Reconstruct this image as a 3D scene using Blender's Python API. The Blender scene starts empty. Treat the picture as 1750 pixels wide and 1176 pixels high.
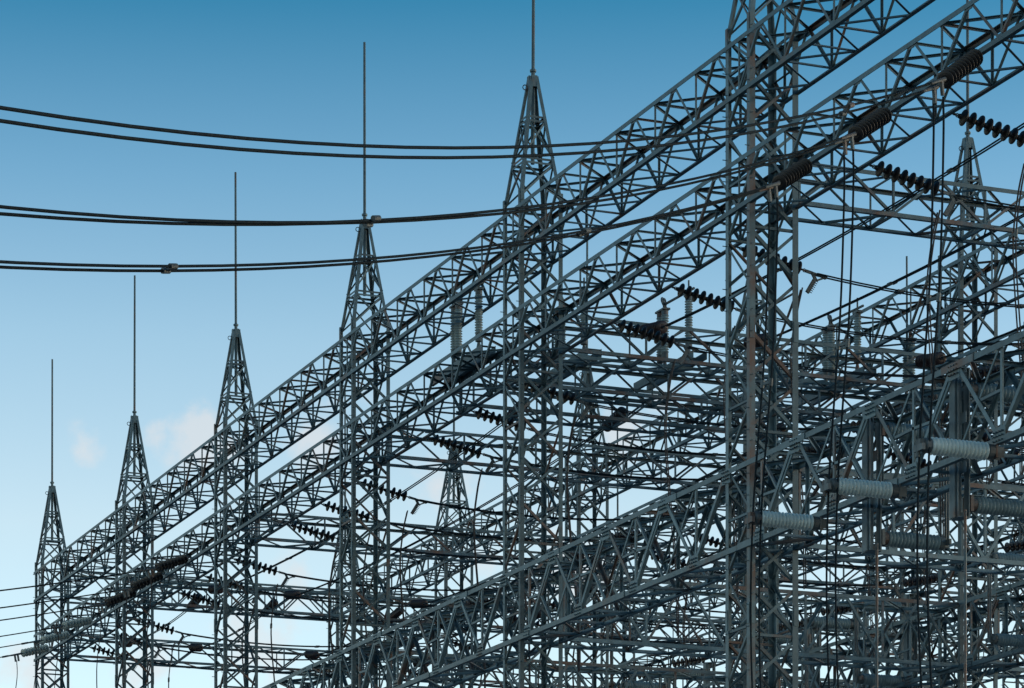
import bpy, math, random
from mathutils import Vector, Matrix
random.seed(7)
R = math.radians
S = bpy.context.scene
COL = S.collection

# ------------------------------------------------------------------ camera, sky, sun
YAW = R(22.02)
cd = bpy.data.cameras.new('camera')
cam = bpy.data.objects.new('camera', cd)
COL.objects.link(cam)
cam.location = (0, 0, 1.7)
cam.rotation_euler = (math.pi / 2, 0, -YAW)
cd.sensor_width = 36
cd.lens = 108.08
cd.shift_y = 0.7905
cd.clip_end = 6000
S.camera = cam
S.view_settings.view_transform = 'Standard'
S.view_settings.look = 'None'
S.view_settings.exposure = 1.0
S.view_settings.gamma = 1.0

SUN_EL, SUN_ROT = R(14), R(112)
w = bpy.data.worlds.new("World")
S.world = w
w.use_nodes = True
nt = w.node_tree
N, L = nt.nodes, nt.links
bg = N['Background']
sky = N.new('ShaderNodeTexSky')
sky.sky_type = 'NISHITA'
sky.sun_disc = False
sky.sun_elevation = SUN_EL
sky.sun_rotation = SUN_ROT
sky.dust_density = .35
sky.ozone_density = 1.6
tc = N.new('ShaderNodeTexCoord')
sep = N.new('ShaderNodeSeparateXYZ')
L.new(tc.outputs['Generated'], sep.inputs[0])
rp = N.new('ShaderNodeValToRGB')
L.new(sep.outputs['Z'], rp.inputs[0])
stops = [(0.0, (1.03, .955, .89)), (.1544, (1.03, .955, .89)), (.1996, (1.07, .937, .822)),
         (.2557, (.805, .833, .775)), (.303, (.455, .648, .675)), (.352, (.120, .427, .505)), (.6, (.08, .30, .40))]
el = rp.color_ramp.elements
el[0].position, el[0].color = stops[0][0], (*stops[0][1], 1)
el[1].position, el[1].color = stops[-1][0], (*stops[-1][1], 1)
for p, c in stops[1:-1]:
    e = el.new(p)
    e.color = (*c, 1)
mul = N.new('ShaderNodeMix')
mul.data_type = 'RGBA'
mul.blend_type = 'MULTIPLY'
mul.inputs['Factor'].default_value = 1
mul.clamp_result = False
L.new(sky.outputs[0], mul.inputs['A'])
L.new(rp.outputs[0], mul.inputs['B'])
# thin fair-weather clouds: soft patches of sky direction broken up by noise
noi = N.new('ShaderNodeTexNoise')
noi.inputs['Scale'].default_value = 75
noi.inputs['Detail'].default_value = 7
noi.inputs['Roughness'].default_value = .55
L.new(tc.outputs['Generated'], noi.inputs['Vector'])
def pix_dir(x, y):
    X, Z, Y = (x - 875) / 5254.1, 1.0, (1971.4 - y) / 5254.1
    s, c = math.sin(YAW), math.cos(YAW)
    return Vector((c * X + s * Z, -s * X + c * Z, Y)).normalized()
acc = None
for (x, y, r, a) in [(325, 752, 66, 1), (272, 748, 40, .75), (350, 730, 40, .85), (385, 775, 50, .7), (240, 742, 26, .4), (152, 757, 42, .62), (540, 752, 55, .9), (590, 700, 60, .35), (1062, 738, 60, .8), (985, 965, 75, .9),
                     (640, 905, 55, .45), (760, 830, 80, .4), (430, 1095, 90, .7), (60, 1140, 75, .7), (820, 960, 60, .4), (1130, 690, 50, .4), (520, 1000, 80, .5), (250, 1140, 80, .5)]:
    d = N.new('ShaderNodeVectorMath')
    d.operation = 'DISTANCE'
    L.new(tc.outputs['Generated'], d.inputs[0])
    d.inputs[1].default_value = pix_dir(x, y)
    m = N.new('ShaderNodeMapRange')
    m.interpolation_type = 'SMOOTHSTEP'
    m.inputs['From Min'].default_value = 0
    m.inputs['From Max'].default_value = r / 5254.1 * 1.35
    m.inputs['To Min'].default_value = a
    m.inputs['To Max'].default_value = 0
    L.new(d.outputs['Value'], m.inputs['Value'])
    if acc is None:
        acc = m.outputs[0]
    else:
        x_ = N.new('ShaderNodeMath')
        x_.operation = 'MAXIMUM'
        L.new(acc, x_.inputs[0]); L.new(m.outputs[0], x_.inputs[1])
        acc = x_.outputs[0]
ns = N.new('ShaderNodeMath')
ns.operation = 'MULTIPLY_ADD'
ns.inputs[1].default_value = 2.0
L.new(noi.outputs['Fac'], ns.inputs[0])
L.new(acc, ns.inputs[2])
ml = N.new('ShaderNodeMapRange')
ml.interpolation_type = 'SMOOTHSTEP'
ml.inputs['From Min'].default_value = 1.15
ml.inputs['From Max'].default_value = 1.85
ml.inputs['To Max'].default_value = .62
L.new(ns.outputs[0], ml.inputs['Value'])
mk = N.new('ShaderNodeMath'); mk.operation = 'MULTIPLY'; mk.use_clamp = True; mk.inputs[1].default_value = 6
L.new(acc, mk.inputs[0])
m2 = N.new('ShaderNodeMath'); m2.operation = 'MULTIPLY'
L.new(mk.outputs[0], m2.inputs[0]); L.new(ml.outputs[0], m2.inputs[1])
ml = m2
cm = N.new('ShaderNodeMix')
cm.data_type = 'RGBA'
cm.clamp_result = False
L.new(ml.outputs[0], cm.inputs['Factor'])
L.new(mul.outputs['Result'], cm.inputs['A'])
cm.inputs['B'].default_value = (2.60, 2.60, 2.62, 1)
L.new(cm.outputs['Result'], bg.inputs['Color'])
bg.inputs['Strength'].default_value = .15

sl = bpy.data.lights.new('sun', 'SUN')
sl.energy = 0.35
sl.angle = R(1.5)
sl.color = (1, .93, .85)
so = bpy.data.objects.new('sun', sl)
COL.objects.link(so)
sd = Vector((math.sin(SUN_ROT) * math.cos(SUN_EL), math.cos(SUN_ROT) * math.cos(SUN_EL), math.sin(SUN_EL)))
so.rotation_euler = sd.to_track_quat('Z', 'Y').to_euler()
so.location = (90, 20, 60)

# ------------------------------------------------------------------ materials
def mat(name, base, rough, metal=0, rust=0.0, var=.25, scale=6, bump=0.0, rustcol=(.115, .052, .030)):
    m = bpy.data.materials.new(name)
    m.use_nodes = True
    nt = m.node_tree; N, L = nt.nodes, nt.links
    b = N['Principled BSDF']
    b.inputs['Roughness'].default_value = rough
    b.inputs['Metallic'].default_value = metal
    if 'conductor' in name: b.inputs['Specular IOR Level'].default_value = .15
    g = N.new('ShaderNodeNewGeometry')
    n1 = N.new('ShaderNodeTexNoise'); n1.inputs['Scale'].default_value = scale; n1.inputs['Detail'].default_value = 6
    L.new(g.outputs['Position'], n1.inputs['Vector'])
    r1 = N.new('ShaderNodeValToRGB')
    r1.color_ramp.elements[0].position = .3; r1.color_ramp.elements[1].position = .72
    r1.color_ramp.elements[0].color = (*[c * (1 - var) for c in base], 1)
    r1.color_ramp.elements[1].color = (*[c * (1 + var) for c in base], 1)
    L.new(n1.outputs['Fac'], r1.inputs[0])
    out = r1.outputs[0]
    if rust:
        at = N.new('ShaderNodeAttribute'); at.attribute_name = 'rnd'
        n2 = N.new('ShaderNodeTexNoise'); n2.inputs['Scale'].default_value = 1.1; n2.inputs['Detail'].default_value = 9; n2.inputs['Roughness'].default_value = .68
        L.new(g.outputs['Position'], n2.inputs['Vector'])
        ad = N.new('ShaderNodeMath'); ad.operation = 'MULTIPLY_ADD'; ad.inputs[1].default_value = .34
        L.new(at.outputs['Fac'], ad.inputs[0]); L.new(n2.outputs['Fac'], ad.inputs[2])
        mr = N.new('ShaderNodeMapRange'); mr.inputs['From Min'].default_value = .84 - rust * .22; mr.inputs['From Max'].default_value = .98 - rust * .22
        mr.inputs['To Max'].default_value = .85
        L.new(ad.outputs[0], mr.inputs['Value'])
        mx = N.new('ShaderNodeMix'); mx.data_type = 'RGBA'; mx.inputs['B'].default_value = (*rustcol, 1)
        L.new(mr.outputs[0], mx.inputs['Factor']); L.new(out, mx.inputs['A'])
        # each member weathered a little differently
        hv = N.new('ShaderNodeHueSaturation')
        mv = N.new('ShaderNodeMapRange'); mv.inputs['To Min'].default_value = .72; mv.inputs['To Max'].default_value = 1.22
        wn = N.new('ShaderNodeTexWhiteNoise'); wn.noise_dimensions = '1D'
        L.new(at.outputs['Fac'], wn.inputs['W']); L.new(wn.outputs['Value'], mv.inputs['Value'])
        L.new(mv.outputs[0], hv.inputs['Value']); L.new(mx.outputs['Result'], hv.inputs['Color'])
        out = hv.outputs[0]
    L.new(out, b.inputs['Base Color'])
    if bump:
        bp = N.new('ShaderNodeBump'); bp.inputs['Strength'].default_value = bump; bp.inputs['Distance'].default_value = .02
        L.new(n1.outputs['Fac'], bp.inputs['Height']); L.new(bp.outputs[0], b.inputs['Normal'])
    return m
M = {
    'steel': mat('galvanised_steel', (.058, .100, .118), .58, .15, rust=.38),
    'heavy': mat('heavy_galvanised_steel', (.082, .132, .152), .55, .15, rust=.32),
    'column': mat('painted_steel', (.090, .130, .150), .55, .1, rust=.2),
    'fitting': mat('cast_fitting', (.080, .098, .104), .6, .1, rust=.3),
    'wire': mat('stranded_conductor', (.010, .018, .024), .8, 0, scale=20),
    'oldwire': mat('oxidised_conductor', (.05, .045, .047), .75, 0, scale=20),
    'brown': mat('brown_glazed_porcelain', (.011, .008, .009), .5, 0, scale=9),
    'red': mat('red_brown_porcelain', (.026, .012, .014), .4, 0, scale=9),
    'pale': mat('pale_grey_porcelain', (.60, .66, .62), .4, 0, var=.1, scale=5),
    'grey': mat('grey_glass_disc', (.30, .34, .32), .3, 0, var=.15, scale=5),
    'dull': mat('shaded_grey_porcelain', (.21, .27, .28), .5, 0, var=.2, scale=8),  # darker grey: shade on rear posts put into the colour, standing posts share it
    'gravel': mat('crushed_stone', (.21, .215, .215), .95, 0, var=.45, scale=9, bump=.6),
    'grass': mat('dry_grass_ground', (.09, .11, .045), .95, 0, var=.5, scale=.6, bump=.4),
    'concrete': mat('concrete', (.32, .31, .29), .9, 0, var=.2, scale=7, bump=.3),
}

# ------------------------------------------------------------------ mesh helpers
def V(*a): return Vector(a)
class MB:
    def __init__(s): s.v = []; s.f = []; s.r = []
    def _ring(s, prof, p0, p1, X, Y):
        r = random.random(); n = len(prof); b = len(s.v)
        for p in (p0, p1):
            for (a, c) in prof: s.v.append(p + X * a + Y * c)
        for i in range(n):
            j = (i + 1) % n
            s.f.append((b + i, b + j, b + n + j, b + n + i)); s.r.append(r)
        s.f.append(tuple(range(b + n - 1, b - 1, -1))); s.f.append(tuple(range(b + n, b + 2 * n))); s.r += [r, r]
    def angle(s, p0, p1, a, d1, d2, t=None, b=None):
        """L section: heel on p0-p1, flanges along d1 (width a) and d2 (width b)"""
        p0, p1 = Vector(p0), Vector(p1)
        ax = (p1 - p0).normalized()
        X = Vector(d1); X = (X - ax * X.dot(ax)).normalized()
        Y = Vector(d2); Y = Y - ax * Y.dot(ax); Y = (Y - X * Y.dot(X)).normalized()
        t = t or max(.006, a * .11); b = b or a
        s._ring([(0, 0), (a, 0), (a, t), (t, t), (t, b), (0, b)], p0, p1, X, Y)
    def box(s, p0, p1, a, b, up=(0, 0, 1)):
        p0, p1 = Vector(p0), Vector(p1)
        ax = (p1 - p0).normalized()
        X = Vector(up).cross(ax)
        if X.length < 1e-4: X = Vector((1, 0, 0)).cross(ax)
        X.normalize(); Y = ax.cross(X)
        s._ring([(-a / 2, -b / 2), (a / 2, -b / 2), (a / 2, b / 2), (-a / 2, b / 2)], p0, p1, X, Y)
    def rod(s, p0, p1, r0, r1=None, n=8):
        r1 = r0 if r1 is None else r1
        p0, p1 = Vector(p0), Vector(p1)
        ax = (p1 - p0).normalized()
        X = ax.orthogonal().normalized(); Y = ax.cross(X)
        b = len(s.v); q = random.random()
        for p, r in ((p0, r0), (p1, r1)):
            for i in range(n):
                a = 2 * math.pi * i / n
                s.v.append(p + (X * math.cos(a) + Y * math.sin(a)) * r)
        for i in range(n):
            j = (i + 1) % n
            s.f.append((b + i, b + j, b + n + j, b + n + i)); s.r.append(q)
        s.f.append(tuple(range(b + n - 1, b - 1, -1))); s.f.append(tuple(range(b + n, b + 2 * n))); s.r += [q, q]
    def lathe(s, prof, p0, ax, n=16):
        """prof = [(radius, distance along axis)]"""
        p0, ax = Vector(p0), Vector(ax).normalized()
        X = ax.orthogonal().normalized(); Y = ax.cross(X)
        b = len(s.v); q = random.random()
        for (r, h) in prof:
            for i in range(n):
                a = 2 * math.pi * i / n
                s.v.append(p0 + ax * h + (X * math.cos(a) + Y * math.sin(a)) * max(r, .0005))
        for k in range(len(prof) - 1):
            for i in range(n):
                j = (i + 1) % n
                s.f.append((b + k * n + i, b + k * n + j, b + (k + 1) * n + j, b + (k + 1) * n + i)); s.r.append(q)
        m = b + (len(prof) - 1) * n
        s.f.append(tuple(range(b + n - 1, b - 1, -1))); s.f.append(tuple(range(m, m + n))); s.r += [q, q]
    def tube(s, pts, r, n=6):
        pts = [Vector(p) for p in pts]; b = len(s.v); q = random.random()
        for k, p in enumerate(pts):
            t = (pts[min(k + 1, len(pts) - 1)] - pts[max(k - 1, 0)]).normalized()
            X = t.cross(Vector((0.31, .2, .93))).normalized(); Y = t.cross(X)
            for i in range(n):
                a = 2 * math.pi * i / n
                s.v.append(p + (X * math.cos(a) + Y * math.sin(a)) * r)
        for k in range(len(pts) - 1):
            for i in range(n):
                j = (i + 1) % n
                s.f.append((b + k * n + i, b + k * n + j, b + (k + 1) * n + j, b + (k + 1) * n + i)); s.r.append(q)
    def plate(s, c, n, up, w, h, t=.01):
        """flat plate centred at c, normal n"""
        n = Vector(n).normalized(); c = Vector(c)
        s.box(c - n * t / 2, c + n * t / 2, w, h, up=up)
    def mesh(s, name, m, smooth=False):
        me = bpy.data.meshes.new(name)
        me.from_pydata([tuple(v) for v in s.v], [], s.f)
        at = me.attributes.new('rnd', 'FLOAT', 'FACE')
        at.data.foreach_set('value', s.r)
        me.materials.append(m)
        if smooth:
            me.polygons.foreach_set('use_smooth', [len(f) == 4 for f in s.f])
        me.update()
        return me
def put(name, me, parent=None, loc=(0, 0, 0), rz=0.0):
    o = bpy.data.objects.new(name, me); COL.objects.link(o)
    o.location = loc; o.rotation_euler = (0, 0, rz)
    if parent: o.parent = parent
    return o
def tag(o, label, cat, group=None):
    o['label'] = label; o['category'] = cat
    if group: o['group'] = group
    return o
def thing(name, loc, label, cat, group=None, rz=0.0):
    o = bpy.data.objects.new(name, None); COL.objects.link(o)
    o.empty_display_size = .3; o.location = loc; o.rotation_euler = (0, 0, rz)
    return tag(o, label, cat, group)
def clone(src, loc, label, rz=None, M4=None):
    r = src.copy(); COL.objects.link(r)
    if M4 is not None: r.matrix_world = M4
    else:
        r.location = loc
        if rz is not None: r.rotation_euler = (0, 0, rz)
    r['label'] = label
    for ch in CH[src.name]:
        c = ch.copy(); COL.objects.link(c); c.parent = r
        for g in CH.get(ch.name, []):
            d = g.copy(); COL.objects.link(d); d.parent = c
    return r
CH = {}
def kids(o):
    CH[o.name] = [c for c in COL.objects if c.parent is o]
    for c in CH[o.name]: CH[c.name] = [g for g in COL.objects if g.parent is c]
    return o

# ------------------------------------------------------------------ layout (x: across the rows, y: along the rows)
GZ = 1.7                        # eye height; heights below are measured above the eye
VA, DV = 23.04, 9.815
ROWV = [VA, VA + DV, VA + 2 * DV, VA + 3 * DV]
ROWN = ['front', 'middle', 'rear', 'farthest']
TU = {i: 95.88 - 10 * (i - 1) for i in range(1, 8)}     # mast 1 is the farthest left
ORD = ['', 'first', 'second', 'third', 'fourth', 'fifth', 'sixth', 'seventh']
HW = .45
L1, L2, L3 = (17.54, 18.50), (15.65, 16.50), (10.00, 11.42)

# ground
mb = MB()
mb.v = [V(-3000, -3000, -.004), V(3000, -3000, -.004), V(3000, 4000, -.004), V(-3000, 4000, -.004)]; mb.f = [(0, 1, 2, 3)]; mb.r = [0]
g = put('ground', mb.mesh('ground', M['grass'])); g['kind'] = 'structure'
mb = MB()
mb.v = [V(-40, -20, 0), V(130, -20, 0), V(130, 150, 0), V(-40, 150, 0)]; mb.f = [(0, 1, 2, 3)]; mb.r = [0]
g = put('gravel_yard', mb.mesh('gravel_yard', M['gravel'])); g['kind'] = 'structure'

# ------------------------------------------------------------------ lattice masts
ZT = GZ + 18.62                 # where the spire begins
ZP = GZ + 21.15                 # spire top
TOPW = .085
def mast_proto(big=False):
    t = thing('lattice_mast', (0, 0, 0), '', 'mast', 'lattice masts of the substation')
    a, h = (.106 if big else .086), HW
    ms = M['heavy'] if big else M['steel']
    for sx, sy in ((-1, -1), (1, -1), (1, 1), (-1, 1)):
        m = MB()
        p0, p1, p2 = V(sx * h, sy * h, .1), V(sx * h, sy * h, ZT), V(sx * TOPW, sy * TOPW, ZP)
        m.angle(p0, p1, a, (-sx, 0, 0), (0, -sy, 0), .010)
        m.angle(p1, p2, a * .8, (-sx, 0, 0), (0, -sy, 0), .009)
        if (sx, sy) in ((-1, -1), (-1, 1)):          # climbing bolts
            k = 0; z = 3.0
            while z < ZT - .02:
                d = V(-1, 0, 0) if k % 2 else V(0, sy, 0)
                q = V(sx * h, sy * h, z) + (V(0, -sy * .03, 0) if k % 2 else V(.03, 0, 0))
                if k % 3 or z > ZT - 1.1: m.rod(q, q + d * .07, .008, n=5)
                z += .18; k += 1
        for z in (ZT, GZ + 13.6, GZ + 8.9, GZ + 3.5):   # splice plates
            m.plate((sx * (h + .004), sy * (h - .045), z), (1, 0, 0), (0, 0, 1), .08, .34, .012)
            m.plate((sx * (h - .045), sy * (h + .004), z), (0, 1, 0), (0, 0, 1), .08, .34, .012)
        put('leg', m.mesh('leg', ms), t)
        m = MB(); m.box(V(sx * h, sy * h, -.15), V(sx * h, sy * h, .1), .5, .5); put('footing', m.mesh('footing', M['concrete']), t)
    # faces:  fixed coordinate, sign, cross-braced or single diagonals
    for axis, sg, xb in ((1, -1, True), (1, 1, True), (0, -1, False), (0, 1, False)):
        PH = .84 if xb else .93
        levels = [.15 + PH * k for k in range(int((ZT - .3) / PH) + 1)] + [ZT]
        m = MB()
        n = V(0, -sg, 0) if axis == 1 else V(-sg, 0, 0)
        def P(q, z, off=0.0, hh=h):
            return V(q * hh, sg * (h - off), z) if axis == 1 else V(sg * (h - off), q * hh, z)
        for k in range(len(levels) - 1):
            z0, z1 = levels[k] + .05, levels[k + 1] - .05
            if xb:
                m.angle(P(-.93, z0, .014), P(.93, z1, .014), .052 if big else .046, (0, 0, 1), n, .006)
                m.angle(P(.93, z0, .026), P(-.93, z1, .026), .058 if big else .048, (0, 0, 1), n, .006)
                if k % 4 == 0: m.angle(P(-.95, levels[k], .014), P(.95, levels[k], .014), .045, (0, 0, 1), n, .006)
            else:
                s_ = 1 if k % 2 else -1
                m.angle(P(-s_ * .93, z0, .014), P(s_ * .93, z1, .014), .045, (0, 0, 1), n, .006)
                if k % 2: m.angle(P(-.95, levels[k], .014), P(.95, levels[k], .014), .040, (0, 0, 1), n, .006)
        put('face_bracing', m.mesh('face_bracing', M['steel']), t)
    # spire bracing: two rings, x braces
    def W(z): return h + (TOPW - h) * (z - ZT) / (ZP - ZT)
    for zr in (GZ + 19.48, GZ + 20.34):
        m = MB()
        for dz in (0, -.085):
            q = W(zr + dz) * .985
            c = [V(-q, -q, zr + dz), V(q, -q, zr + dz), V(q, q, zr + dz), V(-q, q, zr + dz)]
            for i in range(4):
                m.angle(c[i], c[(i + 1) % 4], .042, (0, 0, -1), (-(c[i] + c[(i + 1) % 4])).xy.to_3d(), .006)
        put('spire_ring', m.mesh('spire_ring', M['steel']), t)
    m = MB()
    for z0, z1 in ((ZT + .02, GZ + 19.38), (GZ + 19.5, GZ + 20.24)):
        a0, a1 = W(z0) * .95, W(z1) * .95
        for i, (ux, uy) in enumerate(((1, 0), (0, 1), (-1, 0), (0, -1))):
            tx, ty = -uy, ux
            for s_ in (-1, 1):
                m.angle(V(ux * a0 + s_ * tx * a0, uy * a0 + s_ * ty * a0, z0), V(ux * a1 - s_ * tx * a1, uy * a1 - s_ * ty * a1, z1), .036, (0, 0, 1), (-ux, -uy, 0), .006)
    put('spire_bracing', m.mesh('spire_bracing', M['steel']), t)
    m = MB()
    m.box(V(0, 0, ZP - .10), V(0, 0, ZP + .01), .15, .15)
    for sx in (-1, 1): m.plate((sx * .094, 0, ZP - .09), (1, 0, 0), (0, 0, 1), .12, .22, .01)
    for sy in (-1, 1): m.plate((0, sy * .094, ZP - .09), (0, 1, 0), (0, 0, 1), .12, .22, .01)
    # eye for the earth wire
    pts = [V(-.17 + .05 * math.cos(q), -.02, ZP - .22 + .05 * math.sin(q)) for q in [i * math.pi / 5 for i in range(11)]]
    m.tube(pts, .010, 5)
    put('spire_cap', m.mesh('spire_cap', M['steel']), t)
    m = MB()
    m.rod(V(0, 0, GZ + 19.45), V(0, 0, ZP + .12), .04, n=10)
    m.lathe([(.034, 0), (.062, .01), (.066, .05), (.034, .07)], V(0, 0, ZP + .10), (0, 0, 1), 12)
    m.rod(V(0, 0, ZP + .15), V(0, 0, GZ + 25.2), .033, .027, n=10)
    put('lightning_rod', m.mesh('lightning_rod', M['steel']), t)
    return kids(t)
def mast_label(r, i):
    if i == 7: return 'grey lattice mast with spire at the near end of the %s row' % ROWN[r]
    return 'grey lattice mast with spire and lightning rod, %s from left in the %s row' % (ORD[i], ROWN[r])
mp = mast_proto()
mb_ = mast_proto(True)
bigdone = False
ROOTS = []
MASTS = [(0, i) for i in range(1, 8)] + [(1, i) for i in range(1, 6)] + [(2, i) for i in range(1, 5)] + [(3, i) for i in range(1, 4)]
first = True
for r, i in MASTS:
    loc = (ROWV[r], TU[i], 0)
    if i >= 6:
        if bigdone: o = clone(mb_, loc, mast_label(r, i))
        else: o = mb_; o.location = loc; o['label'] = mast_label(r, i); bigdone = True
    elif first: o = mp; o.location = loc; o['label'] = mast_label(r, i); first = False
    else: o = clone(mp, loc, mast_label(r, i))
    ROOTS.append(o)
for o in ROOTS:
    for c in COL.objects:
        if c.parent is o and c.name.startswith('lightning_rod'):
            ax, ay = random.uniform(-.004, .004), random.uniform(-.004, .004)
            c.rotation_euler = (ax, ay, 0); c.location = (-ay * (GZ + 20), ax * (GZ + 20), 0)

# ------------------------------------------------------------------ lattice girders (local x along the girder)
def girder_parts(Ln, W, Hh, npan, ac, ab, matname, plates=.10, ends=(0, 0), heavy=False):
    """box girder: local x in [0,Ln], y in [-W/2,W/2], z in [0,Hh]; list of (name, mesh)"""
    out = []
    w2 = W / 2; mt = M[matname]
    for sy in (-1, 1):
        for z, dz in ((0, 1), (Hh, -1)):
            m = MB()
            m.angle(V(-ends[0], sy * w2, z), V(Ln + ends[1], sy * w2, z), ac, (0, 0, dz), (0, -sy, 0), .011)
            x = 0
            for k in range(npan):                     # gusset plates and splice covers at the nodes
                p = Ln / npan
                xk = (k * p if z == 0 else (k + .5) * p)
                if heavy: xk += p * .33
                if plates: m.plate((xk, sy * (w2 - .016), z + dz * plates * .62), (0, 1, 0), (0, 0, 1), plates * 1.6, plates * 1.05, .008)
                if heavy:
                    for bx in (-.11, -.04, .04, .11):
                        for bz in (.035, .10, .16): m.rod(V(xk + bx, sy * (w2 - .012), z + dz * bz), V(xk + bx, sy * (w2 + .030), z + dz * bz), .013, n=6)
            if heavy:
                for xs in ((.2 * Ln, .72 * Ln) if z else (.05 * Ln, .5 * Ln)):
                    m.plate((xs, sy * (w2 + .008), z + dz * ac * .55), (0, 1, 0), (0, 0, 1), .9, ac * 1.25, .012)
            put_name = 'chord'
            out.append((put_name, m.mesh('chord', mt)))
    p = Ln / npan
    off = p * .33 if heavy else 0
    for sy in (-1, 1):                                # side lattices (warren with posts)
        m = MB(); n = (0, -sy, 0); y = sy * (w2 - .016); y2 = sy * (w2 - .03)
        for k in range(npan):
            x0 = k * p + off; x1 = x0 + p; xm = (x0 + x1) / 2
            zl, zh = .03, Hh - .03
            if x1 > Ln + .2: 
                m.angle(V(x0, y, zl), V(min(xm, Ln), y, zh), ab, (-1, 0, 0), n, .008)
                m.angle(V(x0, y2, zl), V(x0, y2, zh), ab * .8, (1, 0, 0), n, .007)
                continue
            m.angle(V(x0 + .02, y, zl), V(xm - .02, y, zh), ab, (-1, 0, 0), n, .008)
            m.angle(V(xm + .02, y, zh), V(x1 - .02, y, zl), ab, (1, 0, 0), n, .008)
            m.angle(V(x0, y2, zl), V(x0, y2, zh), ab * .8, (1, 0, 0), n, .007)
            if heavy:
                m.angle(V(x0 + .03, y2, zh), V(xm, y2, zl), ab * .55, (-1, 0, 0), n, .006)
                m.angle(V(xm, y2, zl), V(x1 - .03, y2, zh), ab * .55, (1, 0, 0), n, .006)
                m.angle(V(xm, y2, zh), V(xm - .25 * p, y2, Hh / 2), ab * .7, (1, 0, 0), n, .007)
                m.angle(V(x0 + .25 * p, y2, Hh / 2), V(x0, y2, Hh / 2 + .02), ab * .6, (0, 0, 1), n, .007)
                m.angle(V(x1 - .25 * p, y2, Hh / 2), V(x1, y2, Hh / 2 + .02), ab * .6, (0, 0, 1), n, .007)
        out.append(('side_lattice', m.mesh('side_lattice', mt)))
    for z, dz, nm in ((Hh, -1, 'top_lattice'), (0, 1, 'bottom_lattice')):
        m = MB(); n = (0, 0, dz); zz = z + dz * .016
        for k in range(npan):
            x0 = k * p; xm = x0 + p / 2; x1 = x0 + p
            s_ = 1 if (k % 2) == (z == 0) else -1
            a2 = ab * .85
            m.angle(V(x0, -w2 + .02, zz), V(x0, w2 - .02, zz), a2, (1, 0, 0), n, .007)
            if heavy or k % 2: m.angle(V(xm, -w2 + .02, zz), V(xm, w2 - .02, zz), a2 * .9, (1, 0, 0), n, .007)
            m.angle(V(x0 + .03, -w2 + .03, zz + dz * .008), V(xm - .03, w2 - .03, zz + dz * .008), a2, (1, 0, 0), n, .007)
            m.angle(V(xm + .03, w2 - .03, zz + dz * .008), V(x1 - .03, -w2 + .03, zz + dz * .008), a2, (1, 0, 0), n, .007)
        m.angle(V(Ln - .005, -w2 + .02, zz), V(Ln - .005, w2 - .02, zz), a2, (-1, 0, 0), n, .007)
        out.append((nm, m.mesh(nm, mt)))
    return out
def make_girder(parts, loc, rz, label, cat='girder', group=None):
    t = thing('lattice_girder', loc, label, cat, group, rz)
    for nm, me in parts: put(nm, me, t)
    return t
GP = {}
def gparts(key, *a, **k):
    if key not in GP: GP[key] = girder_parts(*a, **k)
    return GP[key]
# girders along the rows; local +x points to world -y (towards the near end)
def row_girder(r, i, lvl):
    """bay between mast i and mast i+1"""
    z0, z1 = (L1, L2, L3)[lvl]
    Wd = .935
    endl = .56 if i == 1 else -.006
    if lvl < 2:
        parts = gparts(('row', lvl, i == 1), 10.0, Wd, z1 - z0, 6, .078, .046, 'steel', plates=.10, ends=(endl, 0))
    else:
        parts = gparts(('row3', i == 1), 10.0, Wd, z1 - z0, 4, .088, .070, 'heavy', plates=.20, ends=(endl, 0), heavy=True)
    nm = ('upper', 'middle', 'lower')[lvl]
    if i < 6: lab = '%s lattice girder of the %s row between its %s and %s masts' % (nm, ROWN[r], ORD[i], ORD[i + 1])
    else: lab = '%s lattice girder of the %s row, right of its sixth mast' % (nm, ROWN[r])
    make_girder(parts, (ROWV[r], TU[i], GZ + z0), -math.pi / 2, lab, 'girder', 'lattice girders joining masts')
for r, last in ((0, 6), (1, 5), (2, 4), (3, 2)):
    for i in range(1, last + 1):
        for lvl in (0, 1, 2): row_girder(r, i, lvl)
# girders across the rows; local +x points to world +x
def cross_girder(r, i, lvl, dy=0.0, what=None):
    z0, z1 = {0: (L1[0] + .02, L1[1] - .02), 1: (15.73, 16.45), 2: (10.05, 11.38)}[lvl]
    Wd = .90
    Ln = DV - .96
    key = ('x', lvl)
    if lvl < 2: parts = gparts(key, Ln, Wd - .02, z1 - z0, 5, .070, .046, 'steel', plates=.08)
    else: parts = gparts(key, Ln, Wd - .02, z1 - z0, 5, .076, .052, 'heavy', plates=.10)
    nm = ('upper', 'middle', 'lower')[lvl]
    a, b = ROWN[r], ROWN[r + 1]
    if what: lab = what
    else: lab = '%s cross girder running from the %s row to the %s row at the %s mast' % (nm, a, b, ORD[i])
    make_girder(parts, (ROWV[r] + .48, TU[i] + dy, GZ + z0), 0, lab, 'girder', 'cross girders between rows')
for r, last in ((0, 6), (1, 5), (2, 4)):
    for i in range(1, last + 1):
        if r == 2 and i < 1: continue
        cross_girder(r, i, 1)
        if r < 2 or i > 2: cross_girder(r, i, 2)
    cross_girder(r, 1, 0)

# platform girders that carry the standing switches
for r in (0, 1):
    for n_, yy in (('near', 58.65), ('far', 60.75)):
        if r == 1 and n_ == 'far': continue
        cross_girder(r, 5, 1, yy - TU[5], 'cross girder under the standing switches, %s one, behind the %s row' % (n_, ROWN[r]))

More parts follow.
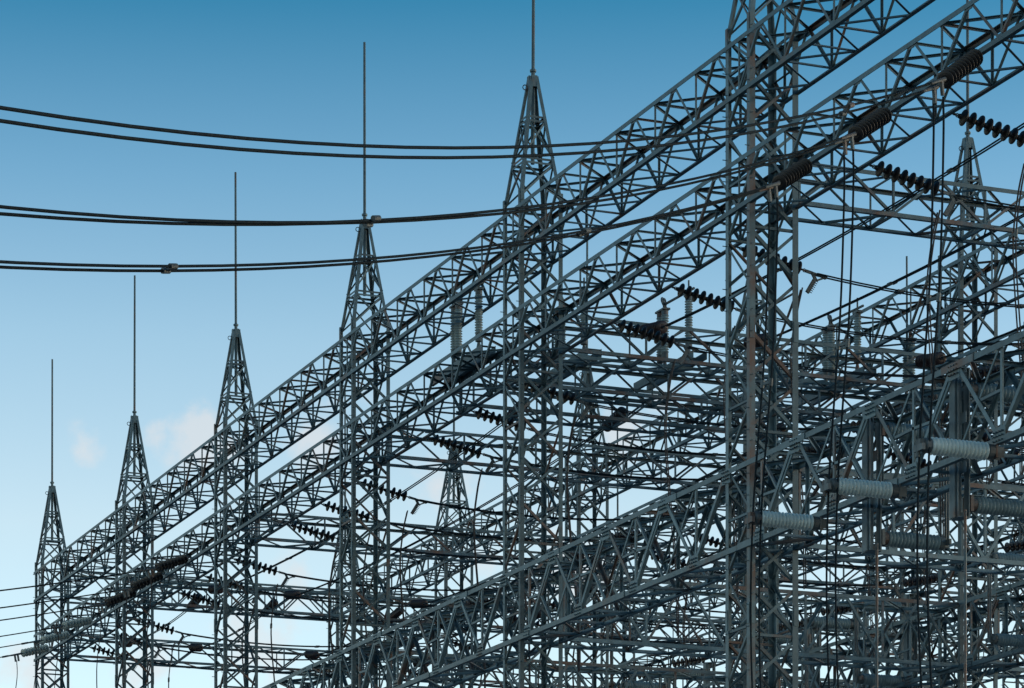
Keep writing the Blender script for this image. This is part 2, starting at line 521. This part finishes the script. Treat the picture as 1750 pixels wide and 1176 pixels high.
# ------------------------------------------------------------------ insulators
def disc_mesh(matname, rad=.127, pitch=.146):
    m = MB()
    m.lathe([(.018, 0), (.034, .006), (.040, .03), (.038, .052), (.070, .060), (rad * .93, .078), (rad, .092), (rad * .985, .104),
             (rad * .85, .100), (rad * .80, .112), (rad * .66, .100), (rad * .60, .114), (rad * .42, .100), (.020, .104), (.014, pitch)], (0, 0, 0), (0, 0, -1), 20)
    return m.mesh('disc', M[matname], True)
DISC = {k: disc_mesh(k) for k in ('brown', 'red', 'grey')}
def hook_mesh():
    m = MB()
    pts = [V(.0, .02 * math.sin(q * 1.0), .0 - .03 * q) for q in (0, 1, 2, 3)]
    m.rod(V(0, 0, .10), V(0, 0, 0), .013, n=6)
    m.tube([V(.028 * math.cos(q), 0, .02 + .028 * math.sin(q)) for q in [i * math.pi / 4 for i in range(9)]], .009, 5)
    m.tube([V(0, .028 * math.cos(q), .07 + .028 * math.sin(q)) for q in [i * math.pi / 4 for i in range(9)]], .009, 5)
    return m.mesh('shackle', M['fitting'])
SHK = hook_mesh()
def clamp_mesh():
    """strain clamp: local -z along the conductor, +x the side the jumper leaves"""
    m = MB()
    m.box(V(0, 0, 0), V(0, 0, -.13), .03, .05)
    m.box(V(0, 0, -.12), V(0, 0, -.42), .05, .035)
    m.box(V(0, 0, -.13), V(.10, 0, -.22), .035, .05)
    m.box(V(.02, 0, -.36), V(.10, 0, -.24), .03, .03)
    m.box(V(.09, 0, -.20), V(.36, 0, -.10), .045, .07)
    for k in range(7):
        x = .11 + k * .037; z = -.205 + k * .0137
        m.rod(V(x, 0, z), V(x + .012, 0, z - .065), .008, n=5)
    m.tube([V(.0 + .035 * math.cos(q), 0, -.38 + .03 * math.sin(q)) for q in [i * math.pi / 4 for i in range(9)]], .008, 5)
    return m.mesh('strain_clamp', M['fitting'])
CLP = clamp_mesh()
def frame(p, d, side):
    """matrix with local -z along d and +x near side"""
    z = -Vector(d).normalized(); x = Vector(side); x = (x - z * x.dot(z)).normalized(); y = z.cross(x)
    m = Matrix((x, y, z)).transposed().to_4x4(); m.translation = p
    return m
def string_at(p, d, label, matname='brown', n=8, pitch=.146, side=(0, 0, -1), clamp=True, group='disc insulator strings', name='insulator_string', sep=.10):
    """returns the far (live) end"""
    p = Vector(p); d = Vector(d).normalized()
    t = thing(name, (0, 0, 0), label, 'insulator', group)
    t.matrix_world = frame(p, d, side)
    put('shackle', SHK, t, (0, 0, -sep))
    for k in range(n): put('disc', DISC[matname], t, (0, 0, -sep - k * pitch))
    e = sep + n * pitch
    put('shackle', SHK, t, (0, 0, -e - .09))
    if clamp: put('strain_clamp', CLP, t, (0, 0, -e - .10))
    return p + d * (e + (.30 if clamp else .1))

def sag_pts(a, b, sag, n=14, lo=0):
    a, b = Vector(a), Vector(b)
    return [a.lerp(b, i / n) + Vector((0, 0, -4 * sag * (i / n) * (1 - i / n))) for i in range(n + 1)]
def conductor(pts, label, sep=(0, 0, 0), r=.017, matname='wire', spacers=(), group=None, cat='conductor', gap=None):
    """single (sep=0) or twin conductor"""
    sep = Vector(sep)
    if sep.length < 1e-4:
        m = MB(); m.tube(pts, r); o = put('conductor_wire', m.mesh('wire', M[matname], True))
        return tag(o, label, cat, group)
    p0 = Vector(pts[0])
    t = thing('twin_conductor', p0, label, cat, group)
    for s_ in (-.5, .5):
        m = MB(); m.tube([Vector(p) - p0 + sep * s_ * (gap(k_) if gap else 1) for k_, p in enumerate(pts)], r)
        put('wire', m.mesh('wire', M[matname], True), t)
    for k in spacers:
        q = Vector(pts[k]) - p0; ax = (Vector(pts[min(k + 1, len(pts) - 1)]) - Vector(pts[k])).normalized()
        m = MB(); m.box(q - sep * .62, q + sep * .62, .045, .04)
        for s_ in (-.5, .5): m.rod(q + sep * s_ - ax * .06, q + sep * s_ + ax * .06, r * 1.9, n=8)
        put('spacer', m.mesh('spacer', M['fitting']), t)
    return t

def spline(P, n=5):
    P = [Vector(p) for p in P]; Q = [P[0] * 2 - P[1]] + P + [P[-1] * 2 - P[-2]]; out = []
    for i in range(1, len(Q) - 2):
        for j in range(n):
            t = j / n
            out.append(.5 * (2 * Q[i] + (Q[i + 1] - Q[i - 1]) * t + (2 * Q[i - 1] - 5 * Q[i] + 4 * Q[i + 1] - Q[i + 2]) * t * t + (3 * Q[i] - Q[i - 1] - 3 * Q[i + 1] + Q[i + 2]) * t ** 3))
    return out + [P[-1]]
BAYOFF = (1.9, 4.55, 7.15)          # phase positions measured from the near mast of a bay
PHN = ('rightmost', 'middle', 'leftmost')
def bayname(i):
    return 'between the %s and %s masts' % (ORD[i], ORD[i + 1]) if i < 6 else 'right of the sixth mast'
vb = VA + .47
for i in range(1, 7):
    for k, o in enumerate(BAYOFF):
        y = TU[i + 1] + o
        for r in (0, 1):
            if (r == 1 and i > 5): continue
            x0 = ROWV[r] + .47; x1 = ROWV[r + 1] - .47
            z0 = GZ + 15.66
            d = V(1, random.uniform(-.015, .015), -.20)
            e = string_at((x0, y, z0), d, 'dark disc string on back of %s-row girder, %s %s' % (ROWN[r], PHN[k], bayname(i).replace(' the ', ' ').replace('right of sixth mast', 'right of sixth mast')),
                          'brown' if r == 0 else 'red', side=(-.25, 0, -1))
            if (r == 0 and i > 5): f = Vector((x1, y, z0 - .1))
            else:
                f = string_at((x1, y, z0), V(-1, 0, -.20), 'dark disc string on front of %s-row girder, %s %s' % (ROWN[r + 1], PHN[k], bayname(i).replace(' the ', ' ')),
                              'red', side=(.25, 0, -1))
            pts = sag_pts(e, f, .16)
            sp = (0, .11, 0)
            conductor(pts, 'thin twin wire from %s to %s row, %s %s' % (ROWN[r], ROWN[r + 1], PHN[k], bayname(i).replace(' the ', ' ')), sp, .014, spacers=(4, 10), group='twin wires crossing between rows')
            # jumper dropping from the strain clamp
            q = e + V(-.28, 0, -.28)
            bx = .35 + .25 * (k % 2)
            jp = [q, q + V(-.10, .02, -.5), q + V(-.16, .06, -1.3), q + V(-.05, .1, -2.6), q + V(.1, .12, -4.0), q + V(.12, .1, -5.2)]
            conductor(spline(jp),
                      'jumper wires hanging behind %s row, %s of three %s' % (ROWN[r], PHN[k], bayname(i).replace(' the ', ' ')), (.03, .13, 0), .014, 'oldwire', spacers=(9,), group='hanging jumper wires')

# ------------------------------------------------------------------ incoming lines: strings on the front of the row, wires falling away to the left
def incoming(att, tl, zl, co, dirv, label_s, label_w, label_j, matname, tip=None, far=9.0, tmax=20, n=8):
    att = Vector(att)
    live = Vector((att.x + dirv[0] * tl, att.y + dirv[1] * tl, GZ + zl))
    A = att.copy(); A.z += GZ
    d = live - A
    string_at(A, d, label_s, matname, n=n, pitch=(d.length - .2) / (n + .3), side=(0, 0, -1), clamp=False, group='disc strings of the incoming lines', sep=.08)
    pts = []
    T = tmax + far
    K = 34
    for i in range(K + 1):
        t = T * i / K
        z = zl + co[0] * t + co[1] * t * t
        pts.append(V(live.x + dirv[0] * t, live.y + dirv[1] * t, GZ + z))
    sep = Vector((-dirv[1], dirv[0], 0)).normalized()
    big = tip is not None
    sepv = (sep * .12 + V(0, 0, .085 if zl < 14.95 else .052 if zl < 15 else .034)) if big else sep * .16
    conductor(pts, label_w, sepv, .019 if big else .015, spacers=(((3,) if zl < 14.95 else (13,) if zl < 15 else (6, 16)) if big else (1,)), gap=((lambda k_: .18 + .82 * min(1, abs(k_ - 14) / 7)) if big and 14.95 < zl < 15 else None), group='twin wires of the incoming lines')
    # yoke plate and dead-end clamps
    if True:
        t = thing('yoke_clamp', live, label_w.replace('long twin wire', 'yoke clamp of wire').replace(' of three', '') + (' of three' if big else ''), 'clamp', 'yokes of the incoming lines')
        m = MB(); m.box(-sepv * .6, sepv * .6, .06, .03)
        put('yoke', m.mesh('yoke', M['fitting']), t)
        dv = (pts[1] - pts[0]).normalized()
        for s_ in (-.5, .5):
            m = MB(); m.rod(sepv * s_, sepv * s_ + dv * .42, .032, .020, n=8)
            m.box(sepv * s_ + dv * .10, sepv * s_ + dv * .06 + V(0, 0, -.22), .04, .05)
            put('clamp', m.mesh('clamp', M['fitting']), t)
    # dropper
    q = live + (pts[1] - pts[0]).normalized() * .08 + V(0, 0, -.2)
    if big:
        tp = Vector(tip); tp.z += GZ
        jp = [q, q.lerp(tp, .08) + V(.05, .05, -.2), q.lerp(tp, .5) + V(.07, .02, 0), tp, tp + V(.0, .05, -2.2), tp + V(.10, -.05, -5.2), tp + V(.12, -.05, -7.5)]
        conductor(spline(jp, 6), label_j, (-.06, .17, 0), .017, 'wire', spacers=(13,), group='long droppers from incoming lines')
    else:
        jp = [q, q + V(.02, .04, -.5), q + V(-.08, .10, -1.6), q + V(-.02, .10, -3.5), q + V(.05, .06, -6)]
        conductor(spline(jp, 5), label_j, (.05, .22, 0), .012, 'oldwire', spacers=(12,), group='long droppers from incoming lines')
DL = (-.8562, -.5167); DM = (-.9262, -.3697)
for k, (u, tl, zl, co, tip) in enumerate([(38.05, 1.14, 14.91, (-.435, .0082 * 1), (21.46, 37.68, 9.92)),
                                          (40.69, 1.12, 14.98, (-.4406, .0089), (21.5, 40.46, 9.92)),
                                          (43.24, 1.04, 15.03, (-.418, .0090), (21.5, 42.98, 9.92))]):
    nm = ('highest', 'middle', 'lowest')[k]
    incoming((22.57, u, 15.64), tl, zl, (co[0], (.00785, .0077, .0068)[k]), DL, 'fat black disc string on front girder right of sixth mast, %s of three' % nm,
             'long twin wire sagging across the open sky at left, %s of three' % nm,
             'long twin dropper right of sixth mast, below the %s black string' % nm, 'brown', tip=tip, n=11)
for i in (2, 1):
    for k in range(3):
        u = ((78.55, 81.01, 83.8) if i == 2 else (88.74, 91.46, 94.09))[k]
        incoming((22.57, u, 15.76), 1.2, (15.3, 15.2, 15.24)[k] if i == 2 else 15.41, (-.262, .0035), DM,
                 '%s disc string slanting left from front girder, %s %s' % (('dark', 'pale grey')[i == 1], PHN[k], bayname(i).replace(' the ', ' ')),
                 'long twin wire leaving to lower left, %s of three %s' % (PHN[k], bayname(i).replace(' the ', ' ')),
                 'thin dropper on front side, %s of three %s' % (PHN[k], bayname(i).replace(' the ', ' ')), ('brown', 'grey')[i == 1], tmax=8, n=9)

# ------------------------------------------------------------------ strung buses running along the rows, strained between the cross girders
BUSN = ('first', 'second', 'third', 'fourth', 'fifth')
for b, (vx, zz) in enumerate([(25.15, 16.25), (27.45, 16.25), (31.35, 16.25), (35.1, 16.2), (37.4, 16.2)]):
    for y0, y1, wh in ((36.0, TU[5] - .47, 'nearest span'), (61.25, TU[2] - .47, 'middle span'), (TU[2] + .47, TU[1] - .47, 'farthest span')):
        if b >= 3 and y0 < 40: y0 = 45.0
        a = V(vx, y0, GZ + zz); c = V(vx, y1, GZ + zz)
        nm = '%s of five buses from the front' % BUSN[b]
        e = string_at(a, V(0, 1, -.16), 'red-brown string at right end, %s, %s' % (nm, wh), 'red', n=9, clamp=False, pitch=.105, group='red-brown bus strings')
        f = string_at(c, V(0, -1, -.16), 'red-brown string at left end, %s, %s' % (nm, wh), 'red', n=9, clamp=False, pitch=.105, group='red-brown bus strings')
        conductor(sag_pts(e, f, .05 * (y1 - y0) / 4), 'twin bus wires along the rows, %s, %s' % (nm, wh), (.11, 0, .03), .015, spacers=(5, 10), group='twin bus wires along the rows')

# ------------------------------------------------------------------ post insulators and switches
def post_mesh(Ln, r, n, matname, cap=.10):
    """ribbed post: local z from 0 to Ln"""
    m = MB()
    prof = [(r * .66, cap)]
    p = (Ln - 2 * cap) / n
    for k in range(n):
        z = cap + k * p
        prof += [(r * .66, z + p * .06), (r * .95, z + p * .38), (r, z + p * .48), (r * .94, z + p * .58), (r * .66, z + p * .94)]
    prof.append((r * .72, Ln - cap))
    m.lathe(prof, (0, 0, 0), (0, 0, 1), 20)
    me = m.mesh('porcelain', M[matname], True)
    out = []
    for z0, z1 in ((0, cap + .012), (Ln - cap - .012, Ln)):
        c = MB()
        c.lathe([(r * .62, z0), (r * .82, z0 + .01), (r * .84, z1 - .02), (r * .7, z1)], (0, 0, 0), (0, 0, 1), 16)
        out.append(c.mesh('end_cap', M['fitting'], False))
    return me, out
POST_A = post_mesh(1.12, .128, 15, 'pale', .10)
POST_B = post_mesh(1.12, .125, 15, 'dull', .10)
POST_S = post_mesh(1.02, .088, 15, 'dull', .10)
def add_post(parent, PM, p, d):
    d = Vector(d).normalized()
    rot = d.to_track_quat('Z', 'Y')
    o = put('post_insulator', PM[0], parent, p); o.rotation_mode = 'QUATERNION'; o.rotation_quaternion = rot
    for e_ in PM[1]: put('end_cap', e_, o)
    return o
# pale posts reaching out from the lower front girder, right of the sixth mast
for k, u in enumerate((37.68, 40.46, 42.98)):
    t = thing('post_insulator_arm', (22.60, u, GZ + 9.88), 'large pale grey ribbed post lying level on lower front girder, %s of three' % PHN[k], 'insulator', 'pale ribbed posts')
    add_post(t, POST_A, (-.04, 0, .02), (-1, 0, .0))
    m = MB(); m.box(V(-.04, 0, .02), V(-.015, 0, .02), .19, .19); m.box(V(-.015, -.07, .01), V(.10, -.07, .01), .012, .15); m.box(V(-.015, .07, .01), V(.10, .07, .01), .012, .15)
    put('mounting_bracket', m.mesh('mounting_bracket', M['fitting']), t)
    m = MB(); m.box(V(-1.16, 0, .02), V(-1.24, 0, .02), .10, .16); m.box(V(-1.22, -.12, -.02), V(-1.22, .14, -.02), .05, .09); m.rod(V(-1.22, .05, .10), V(-1.22, .05, -.14), .03)
    put('wire_clamp', m.mesh('wire_clamp', M['fitting']), t)
def hang_switch(v, u, side, zt, zb, label, hh=2.3, group='hanging switches'):
    """steel box column with two level ribbed posts and a blade between their outer ends"""
    t = thing('hanging_switch', (v, u, GZ + zb), label, 'switch', group)
    H = zt - zb
    m = MB(); a, wd = .25, .16
    # channel column: back plate and two flanges, front ladder plates leaving slots
    m.box(V(.0, wd / 2, 0), V(.0, wd / 2, H), .012, a, up=(0, 1, 0))
    m.box(V(-a / 2, 0, 0), V(-a / 2, 0, H), wd, .012, up=(1, 0, 0))
    m.box(V(a / 2, 0, 0), V(a / 2, 0, H), wd, .012, up=(1, 0, 0))
    z = 0
    for q in range(4):
        zz = H * q / 3
        m.box(V(0, -wd / 2, max(zz - .08, 0)), V(0, -wd / 2, min(zz + .08, H)), .010, a - .03, up=(0, 1, 0))
    for sx in (-1, 1): m.box(V(sx * (a / 2 - .03), -wd / 2 - .006, 0), V(sx * (a / 2 - .03), -wd / 2 - .006, H), .012, .06, up=(0, 1, 0))
    for zz in (0, H): m.box(V(0, 0, zz - .006), V(0, 0, zz + .006), a + .03, wd + .03)
    put('column', m.mesh('column', M['column']), t)
    for zz in (.22, H - .28):
        add_post(t, POST_B, (side * .16, 0, zz), (side, 0, 0))
        m = MB(); m.box(V(side * .12, 0, zz), V(side * .17, 0, zz), .24, .24)
        put('flange', m.mesh('flange', M['fitting']), t)
        m = MB(); m.box(V(side * 1.28, 0, zz - .07), V(side * 1.28, 0, zz + .07), .10, .12); m.box(V(side * 1.28, -.2, zz), V(side * 1.28, .2, zz), .04, .08)
        put('terminal', m.mesh('terminal', M['fitting']), t)
    m = MB(); m.rod(V(side * 1.33, .04, .25), V(side * 1.33, .04, H - .24), .022); m.rod(V(side * 1.33, -.04, .25), V(side * 1.33, -.04, H - .24), .022)
    put('blade', m.mesh('blade', M['fitting']), t)
    m = MB(); m.rod(V(0, -.16, .1), V(0, -.16, -5.5), .022, n=8)
    put('drive_rod', m.mesh('drive_rod', M['steel']), t)
    return t
for k, u in enumerate((36.9, 39.42, 42.09)):
    if k: hang_switch(23.04, u, 1, 11.52, 9.33, 'tall steel box column with dull ribbed posts behind lower front girder, %s one' % ('', 'right', 'left')[k])
for i in (5, 4, 3):
    for k, o in enumerate((2.4, 4.7, 6.9)):
        u = TU[i] - 10 + o
        hang_switch(32.85, TU[i + 1] + o, -1, 12.05, 9.95, 'box column switch in lower girder of middle row, %s %s' % (PHN[k], bayname(i).replace(' the ', ' ')))
for k, o in enumerate((2.2, 4.7, 7.2)):
    hang_switch(VA + 2 * DV, TU[4] + o, -1, 12.05, 9.95, 'box column switch in lower girder of rear row, %s of three' % PHN[k])

def standing_switch(v, u0, label):
    t = thing('standing_switch', (v, u0, GZ + 16.46), label, 'switch', 'standing switches on the cross girders')
    m = MB()
    for sx in (-1, 1): m.angle(V(sx * .16, -.55, .01), V(sx * .16, 2.45, .01), .17, (0, 0, 1), (sx * -1, 0, 0), .010, .07)
    for y in (-.5, 0, 1.18, 1.42, 2.3): m.box(V(-.15, y, .16), V(.15, y, .16), .10, .012)
    put('base_frame', m.mesh('base_frame', M['steel']), t)
    for y in (0, 1.18, 1.42):
        m = MB(); m.lathe([(.045, 0), (.05, .10), (.03, .20), (.075, .22), (.075, .28)], (0, y, .17), (0, 0, 1), 12)
        put('bearing', m.mesh('bearing', M['fitting']), t)
        add_post(t, POST_S, (0, y, .44), (0, 0, 1))
    m = MB(); m.rod(V(0, -.25, 1.55), V(0, 1.2, 1.58), .028); m.box(V(0, -.12, 1.47), V(0, .10, 1.47), .14, .05); m.rod(V(0, 0, 1.47), V(0, 0, 1.78), .02)
    put('blade', m.mesh('blade', M['fitting']), t)
    m = MB()
    P_ = [V(0, 1.16, 1.47), V(-.1, 1.12, 1.62), V(-.05, 1.22, 1.72), V(.05, 1.36, 1.72), V(.1, 1.46, 1.6), V(0, 1.42, 1.47)]
    m.tube(spline(P_, 4), .022); m.tube([p + V(.06, .03, 0) for p in spline(P_, 4)], .018); m.box(V(0, 1.08, 1.47), V(0, 1.52, 1.47), .16, .04)
    put('jaw', m.mesh('jaw', M['fitting']), t)
    return t
for k, (v, u_) in enumerate(((23.28, 59.4), (25.4, 58.8), (27.5, 58.15), (31.4, 58.0), (33.55, 58.3), (35.7, 58.3))):
    standing_switch(v, u_, 'standing switch of slim grey posts on steel frame, %s from the left of six' % ORD[k + 1])
